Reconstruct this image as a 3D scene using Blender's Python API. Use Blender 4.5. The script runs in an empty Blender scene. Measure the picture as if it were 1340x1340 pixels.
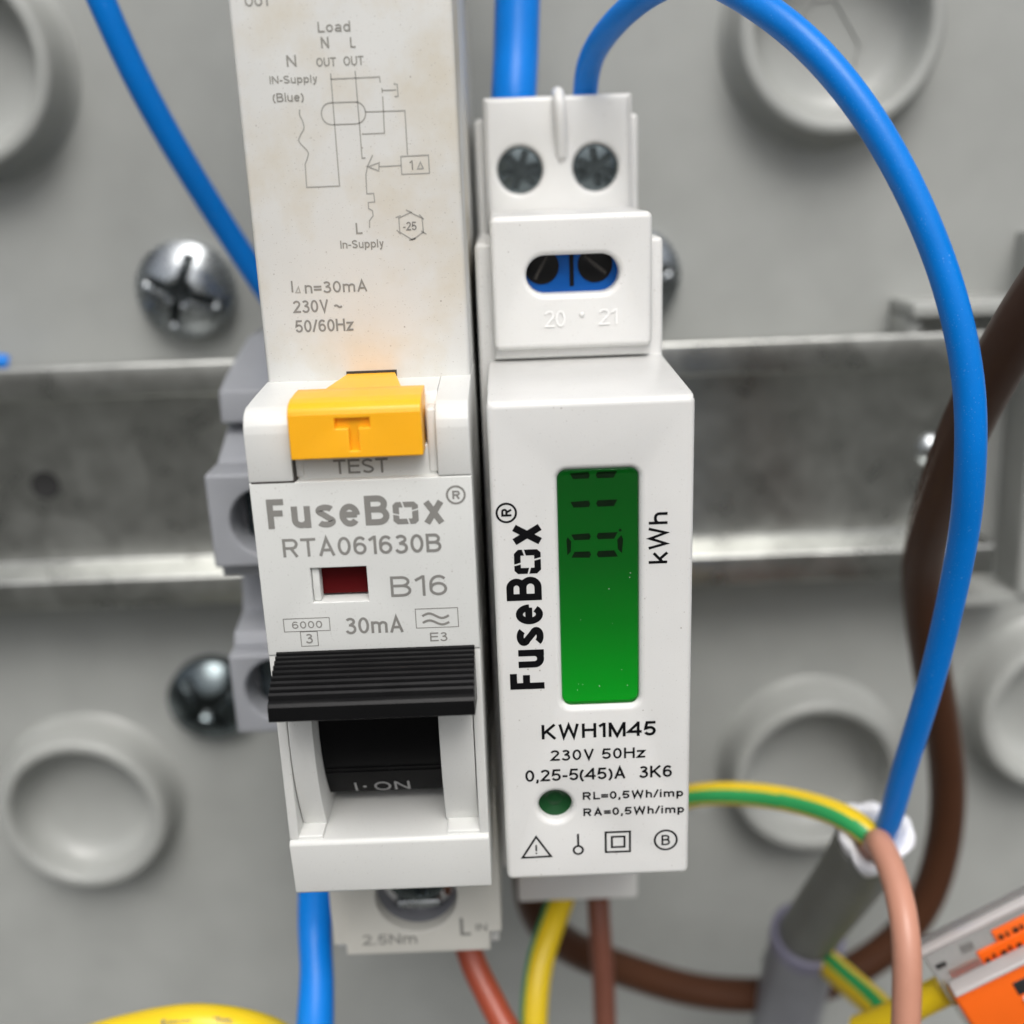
import bpy, bmesh, math, random
from mathutils import Vector, Matrix
random.seed(4)
S = 0.001                      # everything below is written in millimetres
C = bpy.context.scene
COL = C.collection
PI = math.pi

# ---------------------------------------------------------------- camera
cam = bpy.data.cameras.new('camera'); camo = bpy.data.objects.new('camera', cam); COL.objects.link(camo)
right = Vector((0.999284408, -0.0106538449, -0.0362928144))
down = Vector((-0.0378192956, -0.296935699, -0.954148255))
fwd = Vector((-0.000611284645, 0.954838042, -0.297126135))
M = Matrix((right, -down, -fwd)).transposed().to_4x4()
M.translation = Vector((1.79461537, -83.4663698, 61.4273028)) * S
camo.matrix_world = M
cam.sensor_width = 36.0; cam.lens = 37.511
cam.clip_start = 0.005; cam.clip_end = 200.0
cam.dof.use_dof = True; cam.dof.focus_distance = 0.0905; cam.dof.aperture_fstop = 16.5
C.camera = camo
C.render.resolution_x = 1024; C.render.resolution_y = 1024

# ---------------------------------------------------------------- light
SUN_EL, SUN_AZ = math.radians(55), math.radians(172)     # azimuth clockwise from +Y
world = bpy.data.worlds.new('World'); C.world = world; world.use_nodes = True
wn = world.node_tree.nodes; wl = world.node_tree.links; wn.clear()
sky = wn.new('ShaderNodeTexSky'); sky.sky_type = 'NISHITA'; sky.sun_disc = False
sky.sun_elevation = SUN_EL; sky.sun_rotation = SUN_AZ
sky.air_density = 1.0; sky.dust_density = 6.0; sky.ozone_density = 1.0
hsv = wn.new('ShaderNodeHueSaturation'); hsv.inputs['Saturation'].default_value = 0.35
bg = wn.new('ShaderNodeBackground'); bg.inputs['Strength'].default_value = 0.14
wo = wn.new('ShaderNodeOutputWorld')
wl.new(sky.outputs[0], hsv.inputs['Color']); wl.new(hsv.outputs[0], bg.inputs[0]); wl.new(bg.outputs[0], wo.inputs[0])
sd = bpy.data.lights.new('sun', 'SUN'); sd.energy = 1.5; sd.angle = math.radians(34); sd.color = (1.0, 0.985, 0.96)
so = bpy.data.objects.new('sun', sd); COL.objects.link(so)
sdir = Vector((math.sin(SUN_AZ) * math.cos(SUN_EL), math.cos(SUN_AZ) * math.cos(SUN_EL), math.sin(SUN_EL)))
so.rotation_euler = sdir.to_track_quat('Z', 'Y').to_euler()
so.location = (0, -1, 2)
C.view_settings.view_transform = 'Standard'; C.view_settings.look = 'None'
C.view_settings.exposure = 0.02; C.view_settings.gamma = 1.0
C.render.engine = 'CYCLES'

# ---------------------------------------------------------------- materials
def new_mat(name):
    m = bpy.data.materials.new(name); m.use_nodes = True
    nt = m.node_tree; b = nt.nodes['Principled BSDF']
    return m, nt, b
def coords(nt, sc=(1, 1, 1)):
    # object coordinates are metres: bring them to millimetres
    tc = nt.nodes.new('ShaderNodeTexCoord'); mp = nt.nodes.new('ShaderNodeMapping')
    mp.inputs['Scale'].default_value = tuple(1000.0 * s for s in sc)
    nt.links.new(tc.outputs['Object'], mp.inputs['Vector']); return mp.outputs[0]
def noise(nt, vec, scale, detail=3, rough=.5):
    n = nt.nodes.new('ShaderNodeTexNoise'); n.inputs['Scale'].default_value = scale
    n.inputs['Detail'].default_value = detail; n.inputs['Roughness'].default_value = rough
    nt.links.new(vec, n.inputs['Vector']); return n.outputs['Fac']
def ramp(nt, fac, a, b, ca, cb):
    r = nt.nodes.new('ShaderNodeValToRGB'); e = r.color_ramp.elements
    e[0].position = a; e[1].position = b; e[0].color = (*ca, 1); e[1].color = (*cb, 1)
    nt.links.new(fac, r.inputs[0]); return r.outputs[0]
def mixc(nt, fac, a, b, mode='MIX'):
    m = nt.nodes.new('ShaderNodeMix'); m.data_type = 'RGBA'; m.blend_type = mode
    for sck, v in ((m.inputs[0], fac), (m.inputs[6], a), (m.inputs[7], b)):
        if hasattr(v, 'links'): nt.links.new(v, sck)
        elif isinstance(v, (int, float)): sck.default_value = v
        else: sck.default_value = (*v, 1)
    return m.outputs[2]
def plastic(name, rgb, rough=.4, var=.06, specks=0.0, speck_rgb=(.25, .22, .19), bump=.02, bscale=6.0,
            stain=None, spec=.5, brushed=False, coat=0.0, sss=0.0):
    m, nt, b = new_mat(name)
    v = coords(nt)
    col = ramp(nt, noise(nt, v, .12, 4), .3, .7, tuple(c * (1 - var) for c in rgb), tuple(min(1, c * (1 + var * .5)) for c in rgb))
    if stain:
        col = mixc(nt, ramp(nt, noise(nt, v, .09, 5, .62), .44, .66, (0, 0, 0), (1, 1, 1)), col, stain)
    if specks:
        vo = nt.nodes.new('ShaderNodeTexVoronoi'); vo.inputs['Scale'].default_value = .85
        nt.links.new(v, vo.inputs['Vector'])
        s1 = ramp(nt, vo.outputs['Distance'], .03, .085, (1, 1, 1), (0, 0, 0))
        msk = ramp(nt, noise(nt, v, .35, 2), .44, .60, (0, 0, 0), (specks,) * 3)
        col = mixc(nt, mixc(nt, 1.0, s1, msk, 'MULTIPLY'), col, speck_rgb)
        fine = ramp(nt, noise(nt, v, 7.0, 1), .69, .77, (0, 0, 0), (specks * .6,) * 3)
        col = mixc(nt, fine, col, speck_rgb)
    nt.links.new(col, b.inputs['Base Color'])
    rr = nt.nodes.new('ShaderNodeMapRange'); rr.inputs[3].default_value = max(0.02, rough - .07); rr.inputs[4].default_value = rough + .09
    nt.links.new(noise(nt, v, .5, 3), rr.inputs[0]); nt.links.new(rr.outputs[0], b.inputs['Roughness'])
    b.inputs['Specular IOR Level'].default_value = spec
    b.inputs['Coat Weight'].default_value = coat
    if sss:
        b.inputs['Subsurface Weight'].default_value = sss; b.inputs['Subsurface Radius'].default_value = (1, .9, .8)
        b.inputs['Subsurface Scale'].default_value = .0006
    if bump:
        bp = nt.nodes.new('ShaderNodeBump'); bp.inputs['Strength'].default_value = bump * 4; bp.inputs['Distance'].default_value = .00004
        h = noise(nt, v, bscale, 3)
        if brushed:
            h = noise(nt, coords(nt, (.15, 1, 9)), 1.0, 4, .7)
        nt.links.new(h, bp.inputs['Height']); nt.links.new(bp.outputs[0], b.inputs['Normal'])
    return m
def metal(name, rgb, rough, var=.25, scale=.4, bump=.1, scr=False):
    m, nt, b = new_mat(name); v = coords(nt)
    vo = nt.nodes.new('ShaderNodeTexVoronoi'); vo.inputs['Scale'].default_value = scale
    nt.links.new(v, vo.inputs['Vector'])
    f = mixc(nt, .72, vo.outputs['Color'], noise(nt, v, scale * 1.7, 5, .6))
    bw = nt.nodes.new('ShaderNodeRGBToBW'); nt.links.new(f, bw.inputs[0])
    col = ramp(nt, bw.outputs[0], .25, .75, tuple(c * (1 - var) for c in rgb), rgb)
    nt.links.new(col, b.inputs['Base Color']); b.inputs['Metallic'].default_value = 1
    rr = nt.nodes.new('ShaderNodeMapRange'); rr.inputs[3].default_value = rough * .7; rr.inputs[4].default_value = rough * 1.35
    nt.links.new(bw.outputs[0], rr.inputs[0]); nt.links.new(rr.outputs[0], b.inputs['Roughness'])
    bp = nt.nodes.new('ShaderNodeBump'); bp.inputs['Strength'].default_value = bump; bp.inputs['Distance'].default_value = .0001
    nt.links.new(noise(nt, v, scale * 3, 4), bp.inputs['Height']); nt.links.new(bp.outputs[0], b.inputs['Normal'])
    return m
MAT = {}
MAT['meter'] = plastic('white_meter_plastic', (.70, .70, .685), .33, .035, specks=.75, bump=.015, sss=.15)
MAT['rcbo'] = plastic('white_breaker_plastic', (.67, .675, .655), .42, .035, specks=.45, bump=.02, sss=.12)
MAT['rcbo_face'] = plastic('breaker_front_plastic', (.66, .67, .65), .5, .04, specks=.5, bump=.02, brushed=True)
MAT['label'] = plastic('dusty_breaker_plastic', (.665, .67, .65), .55, .05, specks=.8, bump=.03, brushed=True, stain=(.60, .56, .47))
MAT['beige'] = plastic('cream_terminal_plastic', (.61, .60, .55), .45, .05, specks=.2)
MAT['panel'] = plastic('grey_enclosure_plastic', (.35, .36, .345), .33, .07, bump=.05, bscale=1.2)
MAT['tblock'] = plastic('lilac_grey_terminal_plastic', (.30, .31, .335), .4, .06)
MAT['grey'] = plastic('grey_sheath_plastic', (.18, .185, .17), .5, .12)
MAT['conduit'] = plastic('dark_grey_conduit_plastic', (.24, .245, .27), .45, .18)
MAT['lilac'] = plastic('purple_grey_rim_plastic', (.20, .195, .27), .4, .1)
MAT['white'] = plastic('torn_white_plastic', (.75, .76, .80), .4, .1)
MAT['black'] = plastic('black_toggle_plastic', (.004, .004, .0045), .3, .2, specks=.15, speck_rgb=(.06, .06, .06), bump=.03, spec=.3)
MAT['black_matt'] = plastic('matt_black_toggle_plastic', (.0035, .0035, .004), .42, .2, specks=.15, speck_rgb=(.06, .06, .06), bump=.03, spec=.1)
MAT['amber'] = plastic('amber_button_plastic', (.98, .46, .012), .35, .05, specks=.18, speck_rgb=(.3, .14, .02), sss=.2)
MAT['red'] = plastic('dark_red_flag_plastic', (.075, .002, .003), .45, .1, spec=.12)
MAT['blue'] = plastic('blue_wire_insulation', (.0, .192, .68), .34, .08, specks=.5, speck_rgb=(.25, .5, .9), bump=.08, spec=.28)
MAT['blue_term'] = plastic('blue_terminal_plastic', (.001, .085, .36), .4, .08, spec=.25)
MAT['brown'] = plastic('dark_brown_wire_insulation', (.065, .026, .013), .36, .1, spec=.25)
MAT['midbrown'] = plastic('brown_wire_insulation', (.16, .058, .038), .35, .1)
MAT['redbrown'] = plastic('red_brown_wire_insulation', (.36, .065, .028), .35, .08)
MAT['pink'] = plastic('pinkish_brown_wire_insulation', (.50, .24, .165), .38, .12, specks=.25, speck_rgb=(.75, .5, .42))
MAT['yellow'] = plastic('yellow_wire_insulation', (.82, .58, .012), .35, .05)
MAT['green'] = plastic('green_wire_insulation', (.03, .34, .10), .35, .05)
MAT['orange'] = plastic('orange_lever_plastic', (.95, .15, .01), .35, .06)
MAT['seam'] = plastic('dark_seam', (.04, .035, .03), .7, .1)
MAT['ink_black'] = plastic('black_print', (.005, .005, .006), .45, .1, bump=0, spec=.12)
MAT['ink_grey'] = plastic('grey_laser_print', (.235, .23, .215), .6, .16, bump=0)
MAT['ink_pale'] = plastic('pale_laser_print', (.27, .265, .24), .6, .16, bump=0)
MAT['ink_line'] = plastic('faint_laser_lines', (.36, .355, .33), .6, .16, bump=0)
MAT['raised'] = plastic('edge_light_and_dust_white', (.88, .88, .87), .4, .02, bump=0)  # extra white paints light caught on numeral edges; dust specks use it too
MAT['ink_white'] = plastic('silver_grey_print', (.30, .30, .30), .5, .05, bump=0)
MAT['dark'] = plastic('painted_shade_black', (.02, .02, .02), .6, .1)  # near-black fill, painted shade for the inside of holes, wells and slots
MAT['zinc'] = metal('zinc_plated_steel', (.68, .69, .66), .29, .40, .13, .10)
MAT['screw'] = metal('bright_screw_steel', (.50, .53, .55), .27, .3, .5, .12)
MAT['dscrew'] = metal('dark_screw_steel', (.16, .19, .20), .24, .4, 1.2, .12)
MAT['recess'] = metal('painted_shade_recess_steel', (.06, .068, .07), .38, .3, 1.2, .1)  # darker colour paints the depth shade inside the driver recesses
MAT['copper'] = metal('copper', (.75, .35, .22), .3, .2, 2)
def clear(name, tint, rough=.03, ior=1.5):
    m, nt, b = new_mat(name); nt.nodes.remove(b)
    out = [n for n in nt.nodes if n.type == 'OUTPUT_MATERIAL'][0]
    t = nt.nodes.new('ShaderNodeBsdfTransparent'); t.inputs[0].default_value = (*tint, 1)
    g = nt.nodes.new('ShaderNodeBsdfGlossy'); g.inputs['Roughness'].default_value = rough
    f = nt.nodes.new('ShaderNodeFresnel'); f.inputs[0].default_value = ior
    mx = nt.nodes.new('ShaderNodeMixShader')
    v = coords(nt)
    nt.links.new(f.outputs[0], mx.inputs[0]); nt.links.new(t.outputs[0], mx.inputs[1]); nt.links.new(g.outputs[0], mx.inputs[2])
    nt.links.new(mx.outputs[0], out.inputs[0]); return m
MAT['lens'] = clear('green_clear_lens', (.55, .95, .6), .06, 1.55)
m, nt, b_ = new_mat('clear_connector_plastic'); b_.inputs['Base Color'].default_value = (.84, .82, .82, 1); b_.inputs['Transmission Weight'].default_value = .88
b_.inputs['Roughness'].default_value = .12; b_.inputs['IOR'].default_value = 1.35; MAT['clear'] = m
def lcd():
    m, nt, b = new_mat('green_backlit_display')
    v = coords(nt); sp = nt.nodes.new('ShaderNodeSeparateXYZ'); nt.links.new(v, sp.inputs[0])
    f = nt.nodes.new('ShaderNodeMapRange'); f.inputs[1].default_value = 17; f.inputs[2].default_value = 39
    nt.links.new(sp.outputs[2], f.inputs[0])
    r = nt.nodes.new('ShaderNodeValToRGB'); e = r.color_ramp.elements
    e[0].position = 0; e[0].color = (.0, .33, .03, 1); e[1].position = 1; e[1].color = (0, .05, .009, 1)
    k = r.color_ramp.elements.new(.35); k.color = (.0, .16, .018, 1)
    k = r.color_ramp.elements.new(.6); k.color = (.0, .085, .013, 1)
    nt.links.new(f.outputs[0], r.inputs[0])
    b.inputs['Base Color'].default_value = (.002, .06, .012, 1); b.inputs['Roughness'].default_value = .35
    nt.links.new(r.outputs[0], b.inputs['Emission Color']); b.inputs['Emission Strength'].default_value = 1.0
    return m
MAT['lcd'] = lcd()
MAT['segment'] = plastic('dark_lcd_segment', (.012, .02, .010), .5, .1, bump=0, spec=.12)
MAT['rail_clear'] = plastic('milky_clear_plastic', (.50, .47, .46), .08, .1, spec=.9)
MAT['led'] = plastic('dark_green_led_lens', (.012, .06, .02), .15, .1, bump=0, spec=.12)

# ---------------------------------------------------------------- builders
def tag(o, label=None, cat=None, group=None, kind=None):
    if label: o['label'] = label
    if cat: o['category'] = cat
    if group: o['group'] = group
    if kind: o['kind'] = kind
    return o
def thing(name, loc, label, cat, group=None):
    o = bpy.data.objects.new(name, None); COL.objects.link(o); o.empty_display_size = .005
    o.location = Vector(loc) * S; return tag(o, label, cat, group)
def origin(o):
    p = Vector((0, 0, 0))
    while o is not None: p += o.location; o = o.parent
    return p
def link(name, bm, mat, parent=None, loc=None, smooth=40):
    """bm is in world millimetres; becomes one mesh object under parent"""
    me = bpy.data.meshes.new(name)
    if parent is not None: base = origin(parent)
    elif loc is not None: base = Vector(loc) * S
    else: base = Vector((0, 0, 0))
    bmesh.ops.transform(bm, matrix=Matrix.Translation(-base) @ Matrix.Scale(S, 4), verts=bm.verts)
    bm.normal_update()
    if smooth:
        lim = math.radians(smooth)
        for f in bm.faces: f.smooth = True
        for e in bm.edges:
            if len(e.link_faces) == 2 and e.calc_face_angle(0) > lim: e.smooth = False
    bm.to_mesh(me); bm.free()
    mats = mat if isinstance(mat, (list, tuple)) else [mat]
    for k in mats: me.materials.append(MAT[k])
    o = bpy.data.objects.new(name, me); COL.objects.link(o)
    if parent is not None: o.parent = parent
    else: o.location = base
    return o
def box(bm, x0, x1, y0, y1, z0, z1, bev=.3, seg=3):
    r = bmesh.ops.create_cube(bm, size=1)
    vs = r['verts']
    for v in vs:
        v.co = Vector((x0 if v.co.x < 0 else x1, y0 if v.co.y < 0 else y1, z0 if v.co.z < 0 else z1))
    if bev:
        es = list({e for v in vs for e in v.link_edges})
        bmesh.ops.bevel(bm, geom=es, offset=bev, segments=seg, affect='EDGES', profile=.5)
    return bm
def bx(*a, **k): return box(bmesh.new(), *a, **k)
def prism(bm, prof, x0, x1, bev=0, seg=2):
    """profile of (y,z) swept along x"""
    a = [bm.verts.new((x0, y, z)) for y, z in prof]; b = [bm.verts.new((x1, y, z)) for y, z in prof]
    n = len(prof); fs = [bm.faces.new(a), bm.faces.new(b[::-1])]
    for i in range(n): fs.append(bm.faces.new((a[i], b[i], b[(i + 1) % n], a[(i + 1) % n])))
    bmesh.ops.recalc_face_normals(bm, faces=fs)
    if bev:
        es = list({e for f in fs for e in f.edges}); bmesh.ops.bevel(bm, geom=es, offset=bev, segments=seg, affect='EDGES', profile=.5)
    return bm
def curve_bm(cu):
    o = bpy.data.objects.new('tmp', cu); COL.objects.link(o)
    dg = bpy.context.evaluated_depsgraph_get(); dg.update()
    me = bpy.data.meshes.new_from_object(o.evaluated_get(dg))
    bm = bmesh.new(); bm.from_mesh(me)
    bpy.data.objects.remove(o); bpy.data.curves.remove(cu); bpy.data.meshes.remove(me)
    return bm
TOFRONT = Matrix(((1, 0, 0, 0), (0, 0, -1, 0), (0, 1, 0, 0), (0, 0, 0, 1)))
def plate(loops, y0, y1, bev=.2):
    """flat plate in the XZ plane from y0 (front) to y1, loops[0] outline, the rest holes; edges rounded"""
    cu = bpy.data.curves.new('tmp', 'CURVE'); cu.dimensions = '2D'; cu.fill_mode = 'BOTH'
    for lp in loops:
        sp = cu.splines.new('POLY'); sp.points.add(len(lp) - 1); sp.use_cyclic_u = True
        for p, q in zip(sp.points, lp): p.co = (q[0], q[1], 0, 1)
    h = (y1 - y0) / 2
    cu.extrude = h - bev; cu.bevel_depth = bev; cu.bevel_resolution = 3; cu.offset = -bev
    bm = curve_bm(cu)
    bmesh.ops.transform(bm, matrix=Matrix.Translation((0, (y0 + y1) / 2, 0)) @ TOFRONT, verts=bm.verts)
    bmesh.ops.remove_doubles(bm, verts=bm.verts, dist=1e-4)
    return bm
def rect(x0, x1, z0, z1, r=0, n=6):
    if r <= 0: return [(x0, z0), (x1, z0), (x1, z1), (x0, z1)]
    o = []
    for cx, cz, a in ((x1 - r, z0 + r, -90), (x1 - r, z1 - r, 0), (x0 + r, z1 - r, 90), (x0 + r, z0 + r, 180)):
        for i in range(n + 1):
            t = math.radians(a + 90 * i / n); o.append((cx + r * math.cos(t), cz + r * math.sin(t)))
    return o
def circ(cx, cz, r, n=48): return [(cx + r * math.cos(2 * PI * i / n), cz + r * math.sin(2 * PI * i / n)) for i in range(n)]
def _e(cx, cy, rx, ry, a0, a1, n=0):
    n = n or max(4, int(abs(a1 - a0) / 14)); return [(cx + rx * math.cos(math.radians(a0 + (a1 - a0) * i / n)), cy + ry * math.sin(math.radians(a0 + (a1 - a0) * i / n))) for i in range(n + 1)]
X_CAP = .80
def glyph(ch, w):
    """plain grotesque letter as (advance width, centre-line strokes); cap height 1, x-height .73, stroke w"""
    h = w / 2; X = .73; T = 1 - h; B = h
    def two(W, H, top=True):   # S-shaped spine
        c = W / 2; r = H * .27
        return [_e(c, H - r, c - h, r - h, 25, 235) + _e(c, r, c - h, r - h, 55, -158)]
    G = {
     'I': (w, [[(h, 0), (h, 1)]]), 'L': (.54, [[(h, 1), (h, B), (.54, B)]]), 'T': (.64, [[(0, T), (.64, T)], [(.32, T), (.32, 0)]]),
     'E': (.64, [[(.64, T), (h, T), (h, B), (.64, B)], [(h, .53), (.60, .53)]]), 'F': (.6, [[(.6, T), (h, T), (h, 0)], [(h, .52), (.54, .52)]]),
     'H': (.7, [[(h, 0), (h, 1)], [(.7 - h, 0), (.7 - h, 1)], [(h, .54), (.7 - h, .54)]]),
     'N': (.7, [[(h, 0), (h, 1)], [(.7 - h, 0), (.7 - h, 1)], [(h, 1 - h * .6), (.7 - h, h * .6)]]),
     'M': (.82, [[(h, 0), (h, 1)], [(.82 - h, 0), (.82 - h, 1)], [(h, 1 - h * .5), (.41, h * .8), (.82 - h, 1 - h * .5)]]),
     'K': (.68, [[(h, 0), (h, 1)], [(.62, 1), (h, .36)], [(.24, .56), (.64, 0)]]),
     'A': (.74, [[(h * 1.1, 0), (.37, 1 - h * .7), (.74 - h * 1.1, 0)], [(.16, .32), (.58, .32)]]),
     'V': (.70, [[(h * 1.1, 1), (.35, h * .7), (.70 - h * 1.1, 1)]]),
     'W': (.98, [[(h, 1), (.26, h), (.49, 1 - h), (.72, h), (.98 - h, 1)]]),
     'R': (.70, [[(h, 0), (h, 1)], [(h, T), (.42, T)] + _e(.42, (T + .48) / 2, .26 - h, (T - .48) / 2, 90, -90) + [(h, .48)], [(.36, .48), (.68 - h, 0)]]),
     'B': (.67, [[(h, 0), (h, 1)], [(h, T), (.36, T)] + _e(.36, (T + .53) / 2, .27 - h, (T - .53) / 2, 90, -90) + [(h, .53)], [(.36, .53)] + _e(.37, (.53 + B) / 2, .30 - h, (.53 - B) / 2, 90, -90) + [(.36, B), (h, B)]]),
     'S': (.64, two(.64, 1)), 's': (.52, two(.52, X)),
     'U': (.68, [[(h, 1), (h, .34)] + _e(.34, .34, .34 - h, .34 - h, 180, 360) + [(.68 - h, 1)]]),
     'O': (.76, [_e(.38, .5, .38 - h, .5 - h, 0, 360, 32)]), '0': (.58, [_e(.29, .5, .29 - h, .5 - h, 0, 360, 30)]),
     '1': (.34, [[(.34 - h, 0), (.34 - h, 1)], [(.34 - h, 1 - h * .6), (.02, .76)]]),
     '2': (.58, [_e(.29, .71, .29 - h, .29 - h, 168, -38) + [(h * 1.1, h), (.58, h)]]),
     '3': (.58, [_e(.28, .755, .26 - h, .245 - h, 155, -88), [(.2, .53)] + _e(.28, .27 + h * .3, .30 - h, .27 - h * .4, 88, -158)]),
     '4': (.62, [[(.46, 0), (.46, 1)], [(.46, 1 - h), (.03, .31), (.62, .31)]]),
     '5': (.58, [[(.54, T), (.15, T), (.09, .50)] + _e(.28, .33, .30 - h, .33 - h, 128, -158)]),
     '7': (.56, [[(0, T), (.56 - h * .4, T), (.2, 0)]]),
     '6': (.58, [_e(.29, .33, .29 - h, .33 - h, 0, 360, 26), _e(.31, .56, .31 - h, .44 - h, 42, 180) + [(h, .36)]]),
     'a': (.56, [_e(.28, .48, .27 - h, .25 - h, 155, 0) + [(.55 - h, 0)], _e(.27, .215, .27 - h, .215 - h, 0, 360, 22)]),
     'd': (.58, [[(.58 - h, 0), (.58 - h, 1)], _e(.285, X / 2, .285 - h, X / 2 - h, 0, 360, 24)]),
     'p': (.58, [[(h, -.27), (h, X)], _e(.295, X / 2, .285 - h, X / 2 - h, 0, 360, 24)]),
     'o': (.58, [_e(.29, X / 2, .29 - h, X / 2 - h, 0, 360, 24)]),
     'u': (.54, [[(h, X), (h, .27)] + _e(.27, .27, .27 - h, .27 - h, 180, 360), [(.54 - h, 0), (.54 - h, X)]]),
     'n': (.54, [[(h, 0), (h, X)], _e(.27, X - .27, .27 - h, .27 - h, 180, 0) + [(.54 - h, 0)]]),
     'h': (.54, [[(h, 0), (h, 1)], _e(.27, X - .27, .27 - h, .27 - h, 180, 0) + [(.54 - h, 0)]]),
     'm': (.86, [[(h, 0), (h, X)], _e(.235 + h * .25, X - .22, .235 - h * .75, .22 - h, 180, 0) + [(.43, 0)], _e(.645 - h * .25, X - .22, .215 - h * .75, .22 - h, 180, 0) + [(.86 - h, 0)]]),
     'l': (w, [[(h, 0), (h, 1)]]), 'i': (w, [[(h, 0), (h, X)], [(h, .86), (h, 1)]]),
     'e': (.57, [[(h, .38), (.57 - h, .38)], _e(.285, X / 2, .285 - h, X / 2 - h, 0, 322)]),
     'y': (.52, [[(h * 1.1, X), (.27, .05)], [(.52 - h * 1.1, X), (.22, -.16), (.06, -.22)]]),
     'k': (.52, [[(h, 0), (h, 1)], [(.47, X), (h, .25)], [(.2, .42), (.48, 0)]]),
     'z': (.52, [[(.02, X - h), (.48 - h * .3, X - h), (.03 + h * .6, h), (.52, h)]]),
     'x': (.54, [[(h * 1.2, 0), (.54 - h * 1.2, X)], [(h * 1.2, X), (.54 - h * 1.2, 0)]]),
     '=': (.52, [[(0, .30), (.52, .30)], [(0, .56), (.52, .56)]]), '-': (.30, [[(0, .38), (.30, .38)]]),
     '~': (.56, [[(i * .056, .42 + .08 * math.sin(i / 10 * 2 * PI)) for i in range(11)]]), '/': (.34, [[(.02, 0), (.32, 1)]]),
     '(': (.24, [_e(.5, .38, .46, .66, 132, 228)]), ')': (.24, [_e(-.26, .38, .46, .66, 48, -48)]),
     ',': (w, [[(h, w), (h, 0), (h * .4, -.16)]]), '.': (w, [[(h, 0), (h, w)]]), '!': (w, [[(h, .3), (h, 1)], [(h, 0), (h, w)]]),
     ' ': (.2, [])}
    return G[ch]
def text_bm(s, x0, x1, z0, z1, y, bold=0.0, rot=False, extrude=0):
    """lettering drawn from strokes and fitted to a box on the plane y; bold = stroke width over cap height; rot = reads upwards"""
    w = bold if bold > .06 else .155
    cx = 0.0; items = []
    for ch in s:
        gw, st = glyph(ch, w); items += [[(p[0] + cx, p[1]) for p in l] for l in st]; cx += gw + (.085 if ch != ' ' else .14)
    pts = [p for l in items for p in l]; hw = w / 2
    ax, bxx = min(p[0] for p in pts) - hw, max(p[0] for p in pts) + hw
    lo, hi = min(p[1] for p in pts), max(p[1] for p in pts); ay = min(0, lo) if lo < -.01 else 0; by = 1.0 if hi > X_CAP else .73
    if s in ('u', 's', 'e', 'x'): ay, by = 0, .73
    bm = bmesh.new(); W_, H_ = (x1 - x0, z1 - z0) if not rot else (z1 - z0, x1 - x0)
    wm = w * H_ / (by - ay)
    for k, l in enumerate(items):
        cl = len(l) > 6 and math.dist(l[0], l[-1]) < 1e-4
        q = []
        for p in l:
            u = (p[0] - ax) / (bxx - ax); t_ = (p[1] - ay) / (by - ay)
            q.append((x1 + (x0 - x1) * t_, z0 + (z1 - z0) * u) if rot else (x0 + (x1 - x0) * u, z0 + (z1 - z0) * t_))
        stroke(bm, q, wm, y - k * .0012, cl)
    if extrude:
        r = bmesh.ops.extrude_face_region(bm, geom=bm.faces[:])
        for v in [g_ for g_ in r['geom'] if isinstance(g_, bmesh.types.BMVert)]: v.co.y -= extrude
    return bm
def join(*bms):
    out = bmesh.new()
    for b in bms:
        me = bpy.data.meshes.new('t'); b.to_mesh(me); b.free(); out.from_mesh(me); bpy.data.meshes.remove(me)
    return out
def stroke(bm, pts, w, y, closed=False):
    """flat printed line of width w through pts (x,z), mitred"""
    P = [Vector(p) for p in pts]
    P = [p for i, p in enumerate(P) if i == 0 or (p - P[i - 1]).length > w * .06]
    if closed and (P[0] - P[-1]).length < 1e-6: P = P[:-1]
    n = len(P); L = []
    for i in range(n):
        a = P[(i - 1) % n] if (closed or i) else None; b = P[(i + 1) % n] if (closed or i < n - 1) else None
        d1 = (P[i] - a).normalized() if a is not None else None; d2 = (b - P[i]).normalized() if b is not None else None
        if d1 is None: d1 = d2
        if d2 is None: d2 = d1
        n1 = Vector((-d1.y, d1.x)); n2 = Vector((-d2.y, d2.x)); m = n1 + n2
        m = n1 if m.length < 1e-3 else m.normalized(); k = w / 2 / max(.35, m.dot(n1))
        L.append((bm.verts.new((P[i].x + m.x * k, y, P[i].y + m.y * k)), bm.verts.new((P[i].x - m.x * k, y, P[i].y - m.y * k))))
    for i in range(n if closed else n - 1):
        a, b = L[i], L[(i + 1) % n]; bm.faces.new((a[1], b[1], b[0], a[0]))
    return bm
def strokes(lines, w, y):
    bm = bmesh.new()
    for l in lines:
        cl = len(l) > 3 and abs(l[0][0] - l[-1][0]) < 1e-3 and abs(l[0][1] - l[-1][1]) < 1e-3
        stroke(bm, l, w, y, cl)
    return bm
def poly_bm(polys, y):
    bm = bmesh.new()
    for p in polys: bm.faces.new([bm.verts.new((a, y, b)) for a, b in p])
    return bm
def smooth_path(P, sub=8):
    P = [Vector(p) for p in P]; out = []
    for i in range(len(P) - 1):
        p0 = P[i - 1] if i else P[0] * 2 - P[1]; p1, p2 = P[i], P[i + 1]; p3 = P[i + 2] if i + 2 < len(P) else P[-1] * 2 - P[-2]
        for k in range(sub):
            t = k / sub
            out.append(.5 * ((2 * p1) + (p2 - p0) * t + (2 * p0 - 5 * p1 + 4 * p2 - p3) * t * t + (3 * p1 - p0 - 3 * p2 + p3) * t ** 3))
    out.append(P[-1]); return out
def relax(Q, it=6):
    for _ in range(it):
        Q = [Q[0]] + [(Q[i - 1] + Q[i] * 2 + Q[i + 1]) / 4 for i in range(1, len(Q) - 1)] + [Q[-1]]
    return Q
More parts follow.
